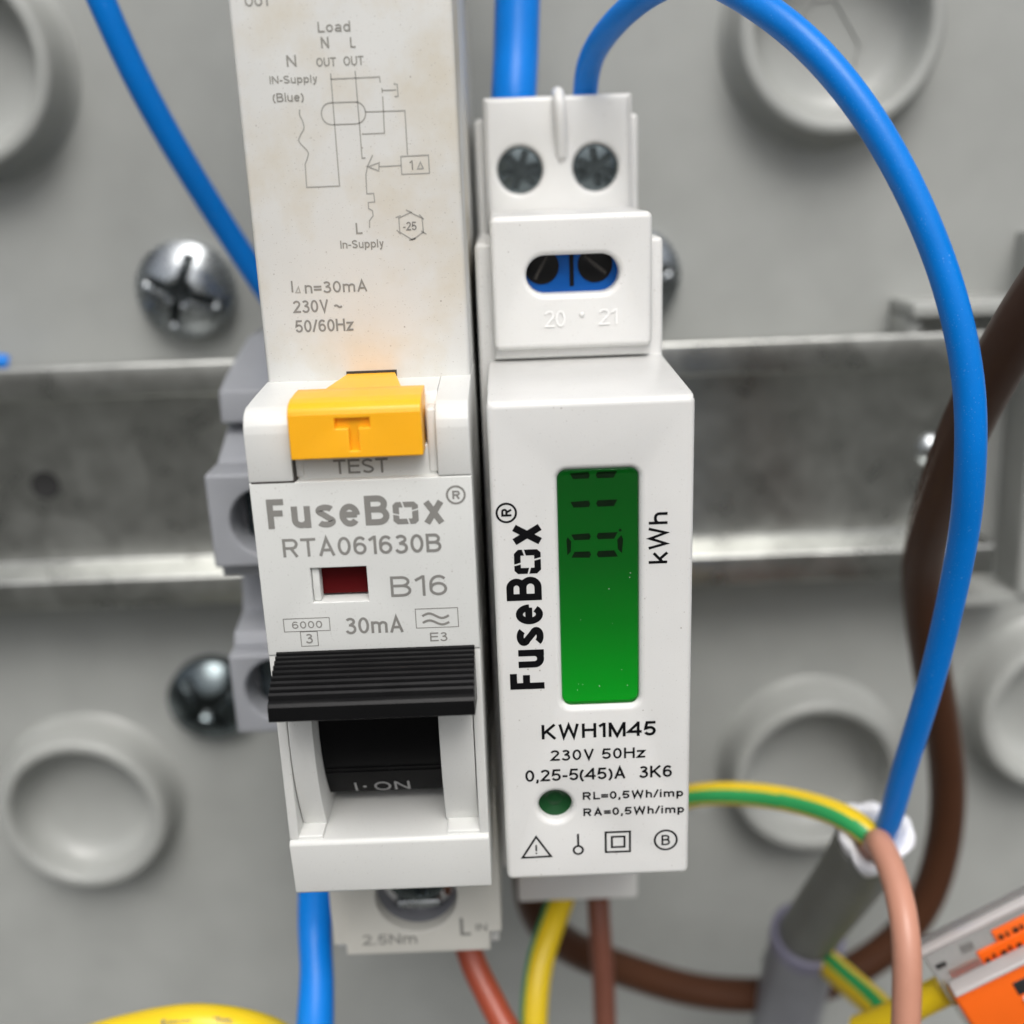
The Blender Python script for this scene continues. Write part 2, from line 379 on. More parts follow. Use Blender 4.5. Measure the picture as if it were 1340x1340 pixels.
def tube(P, r, n=24, sub=8, stripe=None, twist=0.0, cap=True, soft=6):
    """swept insulation; r number or function of t; stripe=(centre_angle, half_width[, centre2]) gives material slot 1"""
    Q = relax(smooth_path(P, sub), soft); bm = bmesh.new(); N = len(Q)
    up = Vector((0, -1, 0)); rings = []
    for i, q in enumerate(Q):
        d = (Q[min(i + 1, N - 1)] - Q[max(i - 1, 0)]).normalized()
        up = (up - d * up.dot(d)); up = up.normalized() if up.length > 1e-4 else Vector((1, 0, 0)); sd_ = d.cross(up)
        rr = r(i / (N - 1)) if callable(r) else r
        rings.append([bm.verts.new(q + (up * math.cos(2 * PI * k / n) + sd_ * math.sin(2 * PI * k / n)) * rr) for k in range(n)])
    for i in range(N - 1):
        for k in range(n):
            f = bm.faces.new((rings[i][k], rings[i][(k + 1) % n], rings[i + 1][(k + 1) % n], rings[i + 1][k]))
            if stripe:
                a = (k + .5) / n * 360 + twist * i / N
                for c in stripe[0]:
                    if abs((a - c + 180) % 360 - 180) < stripe[1]: f.material_index = 1
    if cap:
        bm.faces.new(rings[0][::-1]); bm.faces.new(rings[-1])
    bmesh.ops.recalc_face_normals(bm, faces=bm.faces)
    return bm
def lathe(prof, cx, cz, n=64, cap=True):
    """profile of (radius, y) turned about the axis through (cx, cz) that runs into the panel"""
    bm = bmesh.new(); rings = []
    for r, y in prof:
        if r < 1e-6: rings.append([bm.verts.new((cx, y, cz))])
        else: rings.append([bm.verts.new((cx + r * math.cos(2 * PI * k / n), y, cz + r * math.sin(2 * PI * k / n))) for k in range(n)])
    for a, b in zip(rings, rings[1:]):
        for k in range(n):
            q = [a[k % len(a)], a[(k + 1) % len(a)], b[(k + 1) % len(b)], b[k % len(b)]]
            q = list(dict.fromkeys(q))
            if len(q) > 2: bm.faces.new(q)
    bmesh.ops.recalc_face_normals(bm, faces=bm.faces)
    return bm
def screw_bm(cx, cz, y, R, dome, slot, rot=0.0, arms=4, width=.16, reach=.72, depth=.3, rim=0.0, nr=40, na=128, tilt=None):
    """screw head seen from the front: domed disc with a driver recess pressed into it; y = rim plane"""
    bm = bmesh.new()
    def h(x, z):
        r = math.hypot(x, z) / R; base = dome * (1 - min(1, r) ** 2.2)
        a = math.radians(rot); u = x * math.cos(a) + z * math.sin(a); w = -x * math.sin(a) + z * math.cos(a)
        g = 0.0
        for k in range(arms // 2):
            t = PI * k / (arms // 2); p = abs(-u * math.sin(t) + w * math.cos(t)) / R; l = abs(u * math.cos(t) + w * math.sin(t)) / R
            wd = width * (1.0 if slot == 'cross' else .8)
            s1 = max(0, min(1, (wd - p) / (wd * .45))); s2 = max(0, min(1, (reach - l) / .12)); g = max(g, s1 * s2 * (1 - .45 * l / reach))
        if slot == 'cross':
            g = max(g, max(0, min(1, (.30 - r) / .16)))
        return base - g * depth
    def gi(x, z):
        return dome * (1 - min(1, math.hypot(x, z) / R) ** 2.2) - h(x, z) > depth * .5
    c = bm.verts.new((cx, y - h(0, 0), cz)); prev = None
    for i in range(1, nr + 1):
        rr = R * i / nr
        ring = []
        for k in range(na):
            x, z = rr * math.cos(2 * PI * k / na), rr * math.sin(2 * PI * k / na)
            ring.append(bm.verts.new((cx + x, y - h(x, z), cz + z)))
        for k in range(na):
            if prev is None: f = bm.faces.new((c, ring[k], ring[(k + 1) % na]))
            else: f = bm.faces.new((prev[k], ring[k], ring[(k + 1) % na], prev[(k + 1) % na]))
            am = 2 * PI * (k + .5) / na; rm = R * (i - .5) / nr
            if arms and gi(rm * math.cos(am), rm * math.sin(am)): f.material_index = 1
        prev = ring
    back = [bm.verts.new((v.co.x, y + rim + .3, v.co.z)) for v in prev]
    for k in range(na): bm.faces.new((prev[k], back[k], back[(k + 1) % na], prev[(k + 1) % na]))
    bm.faces.new(back)
    bmesh.ops.recalc_face_normals(bm, faces=bm.faces)
    return bm
def copy_tree(o, loc, label=None):
    c = o.copy(); COL.objects.link(c); c.location = Vector(loc) * S
    if label: c['label'] = label
    for ch in list(o.children):
        d = ch.copy(); COL.objects.link(d); d.parent = c
        for g in ch.children:
            e = g.copy(); COL.objects.link(e); e.parent = d
    return c
def logo(x, z, sx, sy, y, rot=False):
    """the maker's wordmark, letter by letter; 17.5 units long, x-height .73 of cap"""
    mp = (lambda a, b: (x + a * sx, z + b * sy)) if not rot else (lambda a, b: (x - b * sy, z + a * sx))
    bms = []
    def put(s, a0, a1, b0, b1, bold):
        (p, q), (r, t) = mp(a0, b0), mp(a1, b1)
        bms.append(text_bm(s, min(p, r), max(p, r), min(q, t), max(q, t), y, bold, rot))
    put('F', 0, 1.75, 0, 3.0, .205); put('u', 2.05, 3.85, -.03, 2.2, .20); put('s', 4.2, 6.05, -.05, 2.28, .19)
    put('e', 6.3, 8.22, -.05, 2.28, .19); put('B', 8.55, 10.85, 0, 3.0, .205); put('x', 13.6, 15.85, 0, 2.17, .21)
    a, b, t, g = 11.1, 13.35, .55, .12                      # square o of four interlocking strokes
    m0, m1 = 0.0, 2.25
    qs = [[(a, m0 + .35), (a + .35, m0), (a + 1.35, m0), (a + 1.2, m0 + t), (a + t, m0 + t), (a + t, m0 + .85), (a, m0 + 1.0)],
          [(a + 1.5, m0), (b - .3, m0), (b, m0 + .3), (b, m0 + 1.4), (b - t, m0 + 1.25), (b - t, m0 + t), (a + 1.36, m0 + t)],
          [(b, m1 - .35), (b - .35, m1), (b - 1.35, m1), (b - 1.2, m1 - t), (b - t, m1 - t), (b - t, m1 - .85), (b, m1 - .68)],
          [(b - 1.5, m1), (a + .3, m1), (a, m1 - .3), (a, m0 + 1.15), (a + t, m0 + 1.0), (a + t, m1 - t), (b - 1.36, m1 - t)]]
    bms.append(poly_bm([[mp(*p) for p in q] for q in qs], y))
    cx, cz = mp(16.75, 2.75)
    rr = .82 * (sx + sy) / 2
    bms.append(strokes([circ(cx, cz, rr, 28) + [circ(cx, cz, rr, 28)[0]]], .19 * sx, y))
    put('R', 16.4, 17.15, 2.33, 3.18, .22)
    return join(*bms)
def arc(cy, cz, r, a0, a1, n):
    return [(cy + r * math.cos(math.radians(a0 + (a1 - a0) * i / n)), cz + r * math.sin(math.radians(a0 + (a1 - a0) * i / n))) for i in range(n + 1)]

LABEL_TEXT=[
('OUT', -17.65, -15.53, 75.11, 75.96) ,
('Load', -12.13, -9.52, 73.06, 73.83) ,
('N', -11.96, -11.32, 71.9, 72.72) ,
('L', -9.65, -9.16, 71.86, 72.64) ,
('N', -14.82, -14.0, 70.64, 71.5) ,
('OUT', -12.45, -10.82, 70.57, 71.22) ,
('OUT', -10.29, -8.62, 70.57, 71.25) ,
('IN-Supply', -16.3, -12.46, 69.27, 70.0) ,
('(Blue)', -16.19, -13.67, 67.98, 68.72) ,
('1', -5.59, -5.26, 62.5, 63.22) ,
('L', -10.34, -9.71, 57.58, 58.48) ,
('In-Supply', -11.73, -8.09, 56.28, 57.11) ,
('-25', -6.45, -5.26, 57.72, 58.41) ,
('I', -16.16, -15.97, 53.03, 53.98) ,
('n=30mA', -15.04, -9.72, 52.89, 53.84) ,
('230V ~', -16.15, -11.93, 51.3, 52.33) ,
('50/60Hz', -16.13, -11.1, 49.64, 50.68) ,
]
LABEL_LINES=[
[(-11.38, 70.03), (-11.39, 61.46), (-14.09, 61.45), (-14.05, 63.24), (-13.76, 63.87), (-13.77, 64.27), (-14.37, 65.0), (-14.24, 65.47), (-13.89, 66.0), (-13.94, 66.55), (-14.13, 67.02), (-14.09, 67.44)] ,
[(-9.42, 70.16), (-9.37, 63.55), (-9.1, 63.58)] ,
[(-11.39, 69.62), (-7.51, 69.65), (-7.48, 69.22)] ,
[(-7.36, 68.17), (-7.42, 65.41), (-9.22, 65.4)] ,
[(-11.29, 67.85), (-9.56, 67.87), (-9.05, 67.65), (-8.83, 67.07), (-9.04, 66.45), (-9.52, 66.2), (-11.52, 66.18), (-12.08, 66.36), (-12.39, 66.96), (-12.14, 67.57), (-11.71, 67.82), (-11.29, 67.85)] ,
[(-8.83, 67.07), (-5.65, 67.06), (-5.66, 63.66)] ,
[(-6.22, 63.57), (-3.96, 63.6), (-3.96, 62.19), (-6.23, 62.19), (-6.22, 63.57)] ,
[(-6.23, 62.88), (-8.03, 62.85)] ,
[(-8.01, 63.15), (-8.92, 62.87), (-8.09, 62.52), (-8.01, 63.15)] ,
[(-8.51, 63.76), (-8.98, 62.9), (-9.16, 62.27), (-9.21, 60.77), (-8.64, 60.77), (-8.6, 60.1), (-9.13, 60.07), (-9.15, 59.6), (-8.84, 59.42), (-8.82, 59.01), (-9.14, 58.62), (-9.18, 58.04)] ,
[(-7.38, 68.82), (-7.37, 68.45)] ,
[(-7.36, 68.63), (-6.24, 68.64)] ,
[(-6.42, 69.09), (-6.14, 69.05), (-6.12, 68.16), (-6.4, 68.14)] ,
[(-5.72, 59.15), (-4.79, 58.67), (-4.74, 57.55), (-5.69, 56.95), (-6.7, 57.62), (-6.71, 58.74), (-5.72, 59.15)] ,
[(-6.08, 59.37), (-5.58, 59.14)] ,
[(-5.0, 58.96), (-4.65, 58.57)] ,
[(-4.91, 57.64), (-4.5, 57.37)] ,
[(-5.98, 56.93), (-5.37, 57.07)] ,
[(-6.95, 57.79), (-6.63, 57.45)] ,
[(-6.97, 58.78), (-6.53, 58.93)] ,
[(-4.91, 62.56), (-4.66, 63.06), (-4.44, 62.58), (-4.91, 62.56)] ,
[(-15.78, 53.01), (-15.43, 53.0), (-15.54, 53.45), (-15.78, 53.01)] ,
]

# ================================================================ ground (far below, out of frame)
g = bx(-6000, 6000, -8000, 4000, -1310, -1300, 0)
tag(link('ground', g, 'panel', smooth=0), kind='structure')
gm, nt, b = new_mat('grass_and_earth'); v = coords(nt)
nt.links.new(ramp(nt, noise(nt, v, .02, 5), .35, .65, (.03, .033, .028), (.06, .062, .055)), b.inputs['Base Color'])
b.inputs['Roughness'].default_value = .9
bpy.data.objects['ground'].data.materials[0] = gm

# ================================================================ enclosure
enc = thing('enclosure', (8, 73, -130), 'light grey moulded plastic enclosure base behind the whole wiring', 'enclosure')
pb = plate([rect(-210, 230, -230, 360, 8)], 70, 73, .3)
link('back_panel', pb, 'panel', enc)
for a in ((-213, -210, 30, 73, -233, 363), (230, 233, 30, 73, -233, 363), (-210, 230, 30, 73, 360, 363), (-210, 230, 30, 73, -233, -230)):
    link('side_wall', bx(*a, .4), 'panel', enc)
def boss(cx, cz, R=13.3):
    prof = [(R + 1.9, 70.1), (R + 1.0, 69.4), (R + .5, 67.6), (R + .05, 64.9), (R - .15, 64.2), (R - .6, 63.85), (R - 1.6, 63.85), (R - 2.0, 64.1), (R - 2.25, 64.9),
            (R - 2.6, 67.0), (R - 3.4, 68.6), (R - 5.5, 69.4), (R * .35, 69.7), (0, 69.75)]
    return link('screw_boss', lathe(prof, cx, cz, 72), 'panel', enc, smooth=60)
for c in ((-68.2, -32.2), (-68.2, 78.2), (46.2, 78.6), (48.3, -30.4), (86.5, -21.0)): boss(*c)
# faint moulded slot in the upper right boss
link('moulded_slot', join(*[tube([(a[0], 69.6, a[1]), (b_[0], 69.6, b_[1])], .22, 8, 2) for a, b_ in
     (((46.5, 82.6), (50.2, 76.8)), ((50.2, 76.8), (49.6, 74.4)), ((46.5, 82.6), (43.5, 82.4)), ((43.5, 82.4), (41.5, 78.5)))]), 'panel', enc)
# injection marks low on the panel
for cx, cz, r in ((31.5, -37.5, 2.2), (24.5, -46.5, 2.6)):
    link('moulding_mark', lathe([(r, 70.05), (r - .2, 69.82), (r - .7, 69.8), (r - .9, 69.95), (0, 69.97)], cx, cz, 40), 'panel', enc)
# raised frame round the rail's right-hand end
def quadwall(p, q, w, y0, y1):
    d = (Vector(q) - Vector(p)).normalized(); n_ = Vector((-d.y, d.x)) * w / 2
    c = [Vector(p) + n_, Vector(q) + n_, Vector(q) - n_, Vector(p) - n_]
    bm = bmesh.new(); f = [bm.verts.new((k.x, y0, k.y)) for k in c]; bk = [bm.verts.new((k.x, y1, k.y)) for k in c]
    bm.faces.new(f); bm.faces.new(bk[::-1])
    for i in range(4): bm.faces.new((f[i], bk[i], bk[(i + 1) % 4], f[(i + 1) % 4]))
    bmesh.ops.recalc_face_normals(bm, faces=bm.faces)
    bmesh.ops.bevel(bm, geom=bm.edges[:], offset=.25, segments=2, affect='EDGES'); return bm
for p, q in (((76.4, -.6), (74.6, 52)), ((63, -.3), (77.2, -.3))):
    link('frame_rib', quadwall(p, q, 1.6, 62, 70.2), 'panel', enc)
link('rail_support', bx(56.6, 74, 61, 70.2, 41.6, 43.6, .4), 'panel', enc)
link('rail_support', bx(56.6, 58.6, 62.5, 70.2, 36, 41.5, .4), 'panel', enc)

# ================================================================ DIN rail
rail = thing('mounting_rail', (0, 66, 22), 'zinc plated steel top-hat mounting rail crossing behind both modules', 'rail')
t = 1.0
out = [(59.3, 39.8), (59.3, 35.2), (65.8, 34.9), (65.8, 9.7), (59.3, 9.4), (59.3, 4.8)]
inn = [(60.3, 4.8), (60.3, 8.4), (66.8, 8.7), (66.8, 35.9), (60.3, 36.2), (60.3, 39.8)]
prof = out + inn
link('rail_channel', prism(bmesh.new(), prof, -190, 70.3, .45, 4), 'zinc', rail)
link('rail_hole_shade', lathe([(2.1, 65.74), (1.9, 65.7), (1.7, 65.74), (0, 65.76)], -65.6, 21.7, 32), 'dark', rail)
link('rivet', screw_bm(62.6, 22.0, 65.7, 2.4, 1.2, 'none', arms=0, nr=8, na=32), 'screw', rail, smooth=60)

# panel screws
def panel_screw(cx, cz, R, rot, label, head='screw'):
    s = thing('panel_screw', (cx, 70, cz), label, 'screw', 'pan head screws fixing the rail')
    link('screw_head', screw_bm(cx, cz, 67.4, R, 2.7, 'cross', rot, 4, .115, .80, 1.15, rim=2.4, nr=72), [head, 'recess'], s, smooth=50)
    return s
panel_screw(-42.6, 48.4, 6.7, -20, 'large shiny cross-head screw on the panel left of the breaker, above the rail')
panel_screw(19.6, 48.0, 6.7, 10, 'cross-head screw mostly hidden behind the right side of the energy meter')
panel_screw(-46.5, -14.6, 6.7, 35, 'cross-head screw low on the left, half hidden behind the grey terminal block', 'dscrew')

# ================================================================ grey terminal block left of the breaker
tb = thing('terminal_block', (-25, 60, 10), 'lilac grey rail terminal block wedged against the left side of the breaker', 'terminal block')
x0, x1 = -30.4, -19.5
prism_prof = [(34, 40.2), (33.6, 36.6), (36.5, 36.0), (33.5, 34.6), (30.2, 33.2), (30.0, 33.0), (30.0, 23.0), (27.0, 22.4), (27.0, 20.9), (33.0, 20.4), (35, 19.6), (33.0, 14.2),
              (28.5, 13.6), (27.6, 12.0), (30.0, 11.6), (30.0, 2.4), (30, 1.6), (35, 1.4), (35, -.5), (40, -.8), (59, 1), (59, 44), (50, 44), (38, 41.4)]
body = prism(bmesh.new(), prism_prof, x0, x1 + .8, .35, 3)
link('block_body', body, 'tblock', tb)
for (cx, cz, za_, zb_, yy) in ((-24.6, 27.6, 22.6, 33.0, 24.9), (-25.3, 7.6, 2.3, 12.0, 25.5)):
    link('wire_entry', plate([rect(-30.5, -19.55, za_, zb_, .3, 3), circ(cx, cz, 3.7)], yy, 30, .35), 'tblock', tb)
    link('clamp_plate', bx(cx - 3, cx + 3, 29.2, 29.8, cz - 3, cz + 3, .3), 'dscrew', tb)
link('screw_well_shade', bx(-27.6, -20, 33.2, 34.2, 15, 19.2, .4), 'dark', tb)

# ================================================================ breaker (RCBO)
BX0, BX1 = -19.07, -1.37
br = thing('circuit_breaker', (-10.2, 59, 22), 'off-white residual current breaker with amber test button and black toggle', 'circuit breaker')
# label body
link('housing', bx(BX0 + .1, BX1 - .05, 8.26, 58.8, 45.1, 112, .35), 'label', br)
link('rear_housing', bx(BX0 + .1, BX1 - .05, 14, 58.6, -18, 45.0, .3), 'rcbo', br)
YF = -1.65
# upper nose shell with a bay for the test button
nose_up = plate([[(BX0, 39.2), (-15.55, 39.2), (-15.55, 45.3), (BX0, 45.3)]], YF, 14, .3)
prof = [(YF, 39.2), (YF, 43.1)] + [(YF + 1.9 + 1.9 * math.cos(math.radians(a)), 43.1 + 1.9 * math.sin(math.radians(a))) for a in (160, 140, 120, 100)] + [(4, 45.25), (8.4, 45.45), (14, 45.4), (14, 39.2)]
nose_up.free()
link('nose_shell', prism(bmesh.new(), prof, BX0, -15.5, .12, 2), 'rcbo', br)
link('nose_shell', prism(bmesh.new(), prof, -4.0, BX1, .12, 2), 'rcbo', br)
prof2 = [(1.2, 39.2), (1.2, 43.2), (2.6, 45.25), (8.4, 45.42), (14, 45.4), (14, 39.2)]
link('nose_shell', prism(bmesh.new(), prof2, -15.5, -4.0, 0), 'rcbo', br)
# inner lips of the bay
link('bay_lip', bx(-15.5, -14.75, -.9, 1.4, 39.3, 44.5, .2), 'rcbo', br)
link('bay_lip', bx(-4.75, -4.0, -.9, 1.4, 39.3, 44.5, .2), 'rcbo', br)
# recessed strip lettered TEST
link('test_strip', bx(-15.3, -4.1, -.75, 1.4, 38.9, 41.6, .12), 'rcbo_face', br)
tx = link('printed_text', text_bm('TEST', -12.5, -7.9, 39.42, 40.62, -.775, .02), 'ink_grey', br)
# test button
tbn = [(-2.5, 41.25), (-2.5, 44.7), (-2.93, 44.78), (-2.75, 45.2), (-2.2, 45.55), (-1.3, 45.76), (.6, 45.84), (2.2, 45.84), (2.2, 41.2), (-2.2, 41.2)]
bt = link('test_button', prism(bmesh.new(), tbn, -15.25, -4.95, .1, 3), 'amber', br)
T_ = [(-10.6, 41.8), (-9.85, 41.8), (-9.85, 43.6), (-8.95, 43.6), (-8.95, 44.4), (-11.65, 44.4), (-11.65, 43.6), (-10.6, 43.6)]
link('button_face', plate([rect(-15.25, -4.95, 41.25, 44.85, .12, 3), T_], -2.95, -2.4, .1), 'amber', bt)
bm = bmesh.new()                                         # tapered tongue running back to the label
tg = [(-13.1, 1.2, 45.82), (-6.7, 1.2, 45.82), (-7.9, 8.1, 45.95), (-12.0, 8.1, 45.95)]
tv = [bm.verts.new(p) for p in tg]; tl = [bm.verts.new((p[0], p[1], p[2] - .8)) for p in tg]
bm.faces.new(tv); bm.faces.new(tl[::-1])
for i in range(4): bm.faces.new((tv[i], tl[i], tl[(i + 1) % 4], tv[(i + 1) % 4]))
bmesh.ops.recalc_face_normals(bm, faces=bm.faces)
link('button_tongue', bm, 'amber', bt)
link('tongue_slot', bx(-12.1, -7.75, 8.22, 8.4, 45.6, 46.15, 0), 'seam', br)
# front face plate with the flag window
face = plate([rect(BX0, BX1, 24.2, 39.12, 0), rect(-14.88, -10.3, 28.78, 31.8, 0)], YF, .6, .1)
fp = link('front_plate', face, 'rcbo_face', br)
link('front_core', bx(BX0 + .02, BX1 - .02, .62, 14, 24.3, 39.1, 0), 'rcbo', br)
link('flag_window_sill', bx(-14.85, -14.25, -1.3, .7, 28.8, 31.75, .1), 'rcbo_face', br)
link('trip_flag', bx(-14.3, -10.32, -.15, .5, 29.0, 31.78, 0), 'red', br)
# hairline seams between the mouldings
link('seam', bx(BX0 + .2, -15.45, YF - .008, YF + .2, 39.1, 39.22, 0), 'seam', br)
link('seam', bx(-15.48, -15.36, -1.5, -.6, 39.1, 41.2, 0), 'seam', br)
# toggle zone
link('nose_wall', bx(BX0, BX0 + .85, YF + .12, 14, 6.27, 24.25, .12), 'rcbo', br)
link('nose_wall', bx(BX1 - .85, BX1, YF + .12, 14, 6.27, 24.25, .12), 'rcbo', br)
low = [(-1.75, 6.2), (-1.95, 5.9), (-1.45, .72), (-1.25, .5), (14, .5), (14, 6.25), (-1.5, 6.25)]
link('lower_block', prism(bmesh.new(), low, BX0, BX1, .12, 2), 'rcbo', br)
def cheek(xa, xb):
    pr = [(6.5, 23.8)] + arc(20.4, 16.0, 22.0, 159.5, 206.6, 24) + [(9, 6.15)]
    return link('toggle_cheek', prism(bmesh.new(), pr, xa, xb, .12, 2), 'rcbo', br)
cheek(-18.15, -16.05); cheek(-5.25, -2.3)
link('cheek_foot', bx(BX0 + .03, -16.1, -1.45, 6, 6.1, 6.55, .12), 'rcbo', br)
link('cheek_foot', bx(-5.1, BX1 - .03, -1.45, 6, 6.1, 6.55, .12), 'rcbo', br)
link('toggle_well_shade', bx(-18.2, -2.3, 7.5, 14, 6.2, 24.2, 0), 'dark', br)

# toggle: ribbed bar (saw-tooth) and drum below
rib = []
nr = 9; ya, za, yb, zb = -2.0, 24.4, -6.6, 22.4
for i in range(nr):
    f0, f1, f2 = i / nr, (i + .50) / nr, (i + .74) / nr
    lift = .30
    yy = lambda f: ya + (yb - ya) * f
    zz = lambda f: za + (zb - za) * f +   .2 * math.sin(PI * f)
    rib += [(yy(f0), zz(f0) + .05), (yy(f0 + .12 / nr) - .05, zz(f0) + lift), (yy(f1) - .05, zz(f1) + lift), (yy(f2), zz(f2) - .03)]
bar = rib + [(-6.9, 22.35), (-7.05, 22.1), (-7.1, 20.9), (-6.8, 20.7), (-2.0, 19.6), (0.8, 18.6), (3, 20), (3, 24.4)]
tog = link('toggle', prism(bmesh.new(), bar, -18.25, -1.8, 0), 'black', br, smooth=25)
dr = [(1.0, 21)] + arc(14.5, 15.6, 13.6, 165, 214, 16) + [(9, 6.6), (9, 21)]
link('toggle_drum', prism(bmesh.new(), dr, -16.0, -5.3, 0), 'black_matt', tog)
def drum_y(z): return 14.5 - math.sqrt(max(0, 13.6 ** 2 - (z - 15.6) ** 2))
for zc in (11.45, 10.95):
    link('drum_ridge', prism(bmesh.new(), [(drum_y(zc) - .10, zc), (drum_y(zc) + .3, zc + .14), (drum_y(zc) + .3, zc - .14)], -15.9, -5.35, 0), 'black', tog)
b1 = join(text_bm('I', -13.62, -13.4, 8.1, 9.45, 0, .0), text_bm('ON', -11.9, -8.5, 8.1, 9.45, 0, 0), poly_bm([rect(-12.85, -12.55, 8.65, 8.95)], 0))
bmesh.ops.subdivide_edges(b1, edges=b1.edges[:], cuts=1)
for v in b1.verts: v.co.y = drum_y(v.co.z) - .06
link('printed_text', b1, 'ink_white', tog)
# bottom terminal
XT0, XT1 = -18.75, -1.0
term = plate([[(XT0, 1.2), (XT0, -14.9), (-17.5, -14.9), (-17.5, -16.2), (-2.3, -16.2), (-2.3, -13.9), (XT1, -13.9), (XT1, 1.2)], circ(-9.75, -9.3, 4.25, 56)], 10.5, 14.2, .2)
tm = link('terminal_cover', term, 'beige', br)
link('terminal_core', bx(XT0 + .1, XT1 - .1, 18.5, 40, -15.5, 1.0, .2), 'beige', br)
link('well_ring', lathe([(4.2, 12.0), (4.1, 11.9), (4.0, 12.4), (3.95, 18.4)], -9.75, -9.3, 56), 'conduit', tm)
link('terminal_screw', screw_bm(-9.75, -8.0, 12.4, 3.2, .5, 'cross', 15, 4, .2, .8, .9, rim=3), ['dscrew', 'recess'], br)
link('clamp_plate', bx(-12.2, -7.4, 12.6, 16.5, -12.3, -11.3, .25), 'screw', br)
link('copper_strand', tube([(-7.0, 15, -13), (-6.6, 14, -10.2), (-6.9, 14.6, -8)], .55, 10, 4), 'copper', br)
link('printed_text', text_bm('2.5Nm', -15.7, -9.95, -14.95, -13.7, 10.47, .01), 'ink_grey', tm)
link('printed_text', join(text_bm('L', -5.35, -4.1, -14.2, -12.0, 10.47, .01), text_bm('IN', -3.75, -2.5, -13.7, -12.8, 10.47, .01)), 'ink_grey', tm)
# print on the label body
YL = 8.235
for i, (s, a, b_, c, d) in enumerate(LABEL_TEXT):
    link('printed_text', text_bm(s, a, b_, c, d, YL, .012), 'ink_pale' if i < 12 else 'ink_grey', br)
lines = [list(l) for l in LABEL_LINES]
lines[4] = rect(-12.38, -8.83, 66.2, 67.86, .8, 6); lines[4].append(lines[4][0])
def soften(pts): return [(v_.x, v_.z) for v_ in smooth_path([(p[0], 0, p[1]) for p in pts], 5)]
lines[0] = lines[0][:3] + soften(lines[0][3:])
link('printed_diagram', strokes(lines, .10, YL), 'ink_line', br)
# print on the front plate
Y1 = YF - .02
link('printed_logo', logo(-17.85, 35.3, .905, .83, Y1), 'ink_grey', fp)
for s, a, b_, c, d, w in (('RTA061630B', -16.95, -4.05, 32.85, 34.42, .15), ('B16', -8.5, -3.75, 29.05, 30.85, .13), ('30mA', -12.45, -7.6, 25.9, 27.35, .012),
                       ('6000', -16.85, -14.3, 26.55, 27.2, .012), ('3', -15.83, -15.2, 25.2, 26.05, .01), ('E3', -5.5, -4.0, 24.95, 25.75, .012)):
    link('printed_text', text_bm(s, a, b_, c, d, Y1, w), 'ink_grey', fp)
def rl(x0, x1, z0, z1): return [(x0, z0), (x1, z0), (x1, z1), (x0, z1), (x0, z0)]
waves = [[(-6.0 + i * .22, 27.25 + .22 * math.sin(i / 10 * 2 * PI)) for i in range(11)], [(-6.0 + i * .22, 26.65 + .2 * math.sin(i / 10 * 2 * PI)) for i in range(11)]]
link('printed_symbols', join(strokes([rl(-17.5, -13.7, 26.3, 27.45), rl(-16.2, -14.8, 24.95, 26.26), rl(-6.55, -3.05, 26.2, 27.9)], .07, Y1),
                             strokes([[(a, b_) for a, b_ in w] for w in waves], .2, Y1 - .004)), 'ink_grey', fp)

# ================================================================ energy meter
mt = thing('energy_meter', (8, 59, 0), 'white single-module energy meter with green display, right of the breaker', 'energy meter')
W = 16.68
lcd_loop = rect(5.5, 12.17, 17.5, 38.75, .8, 8)
nose = plate([rect(0, W, 0, 44.6, .6, 4), lcd_loop, circ(4.64, 7.62, 1.5, 48)], 0, 6, .55)
ns = link('housing', nose, 'meter', mt)
link('inner_housing', bx(.02, W - .02, 6.02, 18.5, .05, 44.55, .1), 'meter', mt)
link('nose_shoulder', prism(bmesh.new(), [(.3, 44.2), (.62, 44.58), (2, 44.66), (18.7, 45.0), (18.7, 44)], .12, W - .12, .05), 'meter', mt)
link('rear_housing', bx(-.85, 16.75, 18.5, 58.8, -12, 55.9, .5), 'meter', mt)
link('rear_housing', bx(-.75, 16.7, 37, 58.7, -25, 67.7, .5), 'meter', mt)
# lower terminal ledges
link('lower_terminal', bx(.7, 15.2, 26, 45, -22.3, -8, .4), 'meter', mt)
link('lower_rib', bx(7.4, 8.7, 31, 37, -25.5, -21, .4), 'meter', mt)
# display
link('display_backlight', plate([rect(5.3, 12.35, 17.3, 38.95, .6)], 1.05, 1.6, .02), 'lcd', mt)
def seg_h(x0, x1, z, w=.38, side=0):
    s = .22
    return [(x0 + (s if side < 0 else .05), z - w / 2), (x1 - (s if side > 0 else .05), z - w / 2), (x1, z + w / 2 if side > 0 else z), (x1 - .05, z + w / 2), (x0 + .05, z + w / 2)] if side > 0 else \
           [(x0 + s, z - w / 2), (x1 - .05, z - w / 2), (x1, z), (x1 - .05, z + w / 2), (x0, z + w / 2)]
def digit_seg(z, up): # two vertical-reading strokes of one digit
    k = -1 if up else 1
    L = [(6.6, z + .17 * 1), (8.12, z + .22), (8.25, z), (8.12, z - .22), (6.85, z - .22)]
    R_ = [(8.72, z), (8.85, z + .22), (10.5, z + .22), (10.2, z - .22), (8.85, z - .22)]
    if not up: L = [(x, 2 * z - zz_) for x, zz_ in L]; R_ = [(x, 2 * z - zz_) for x, zz_ in R_]
    return [L, R_]
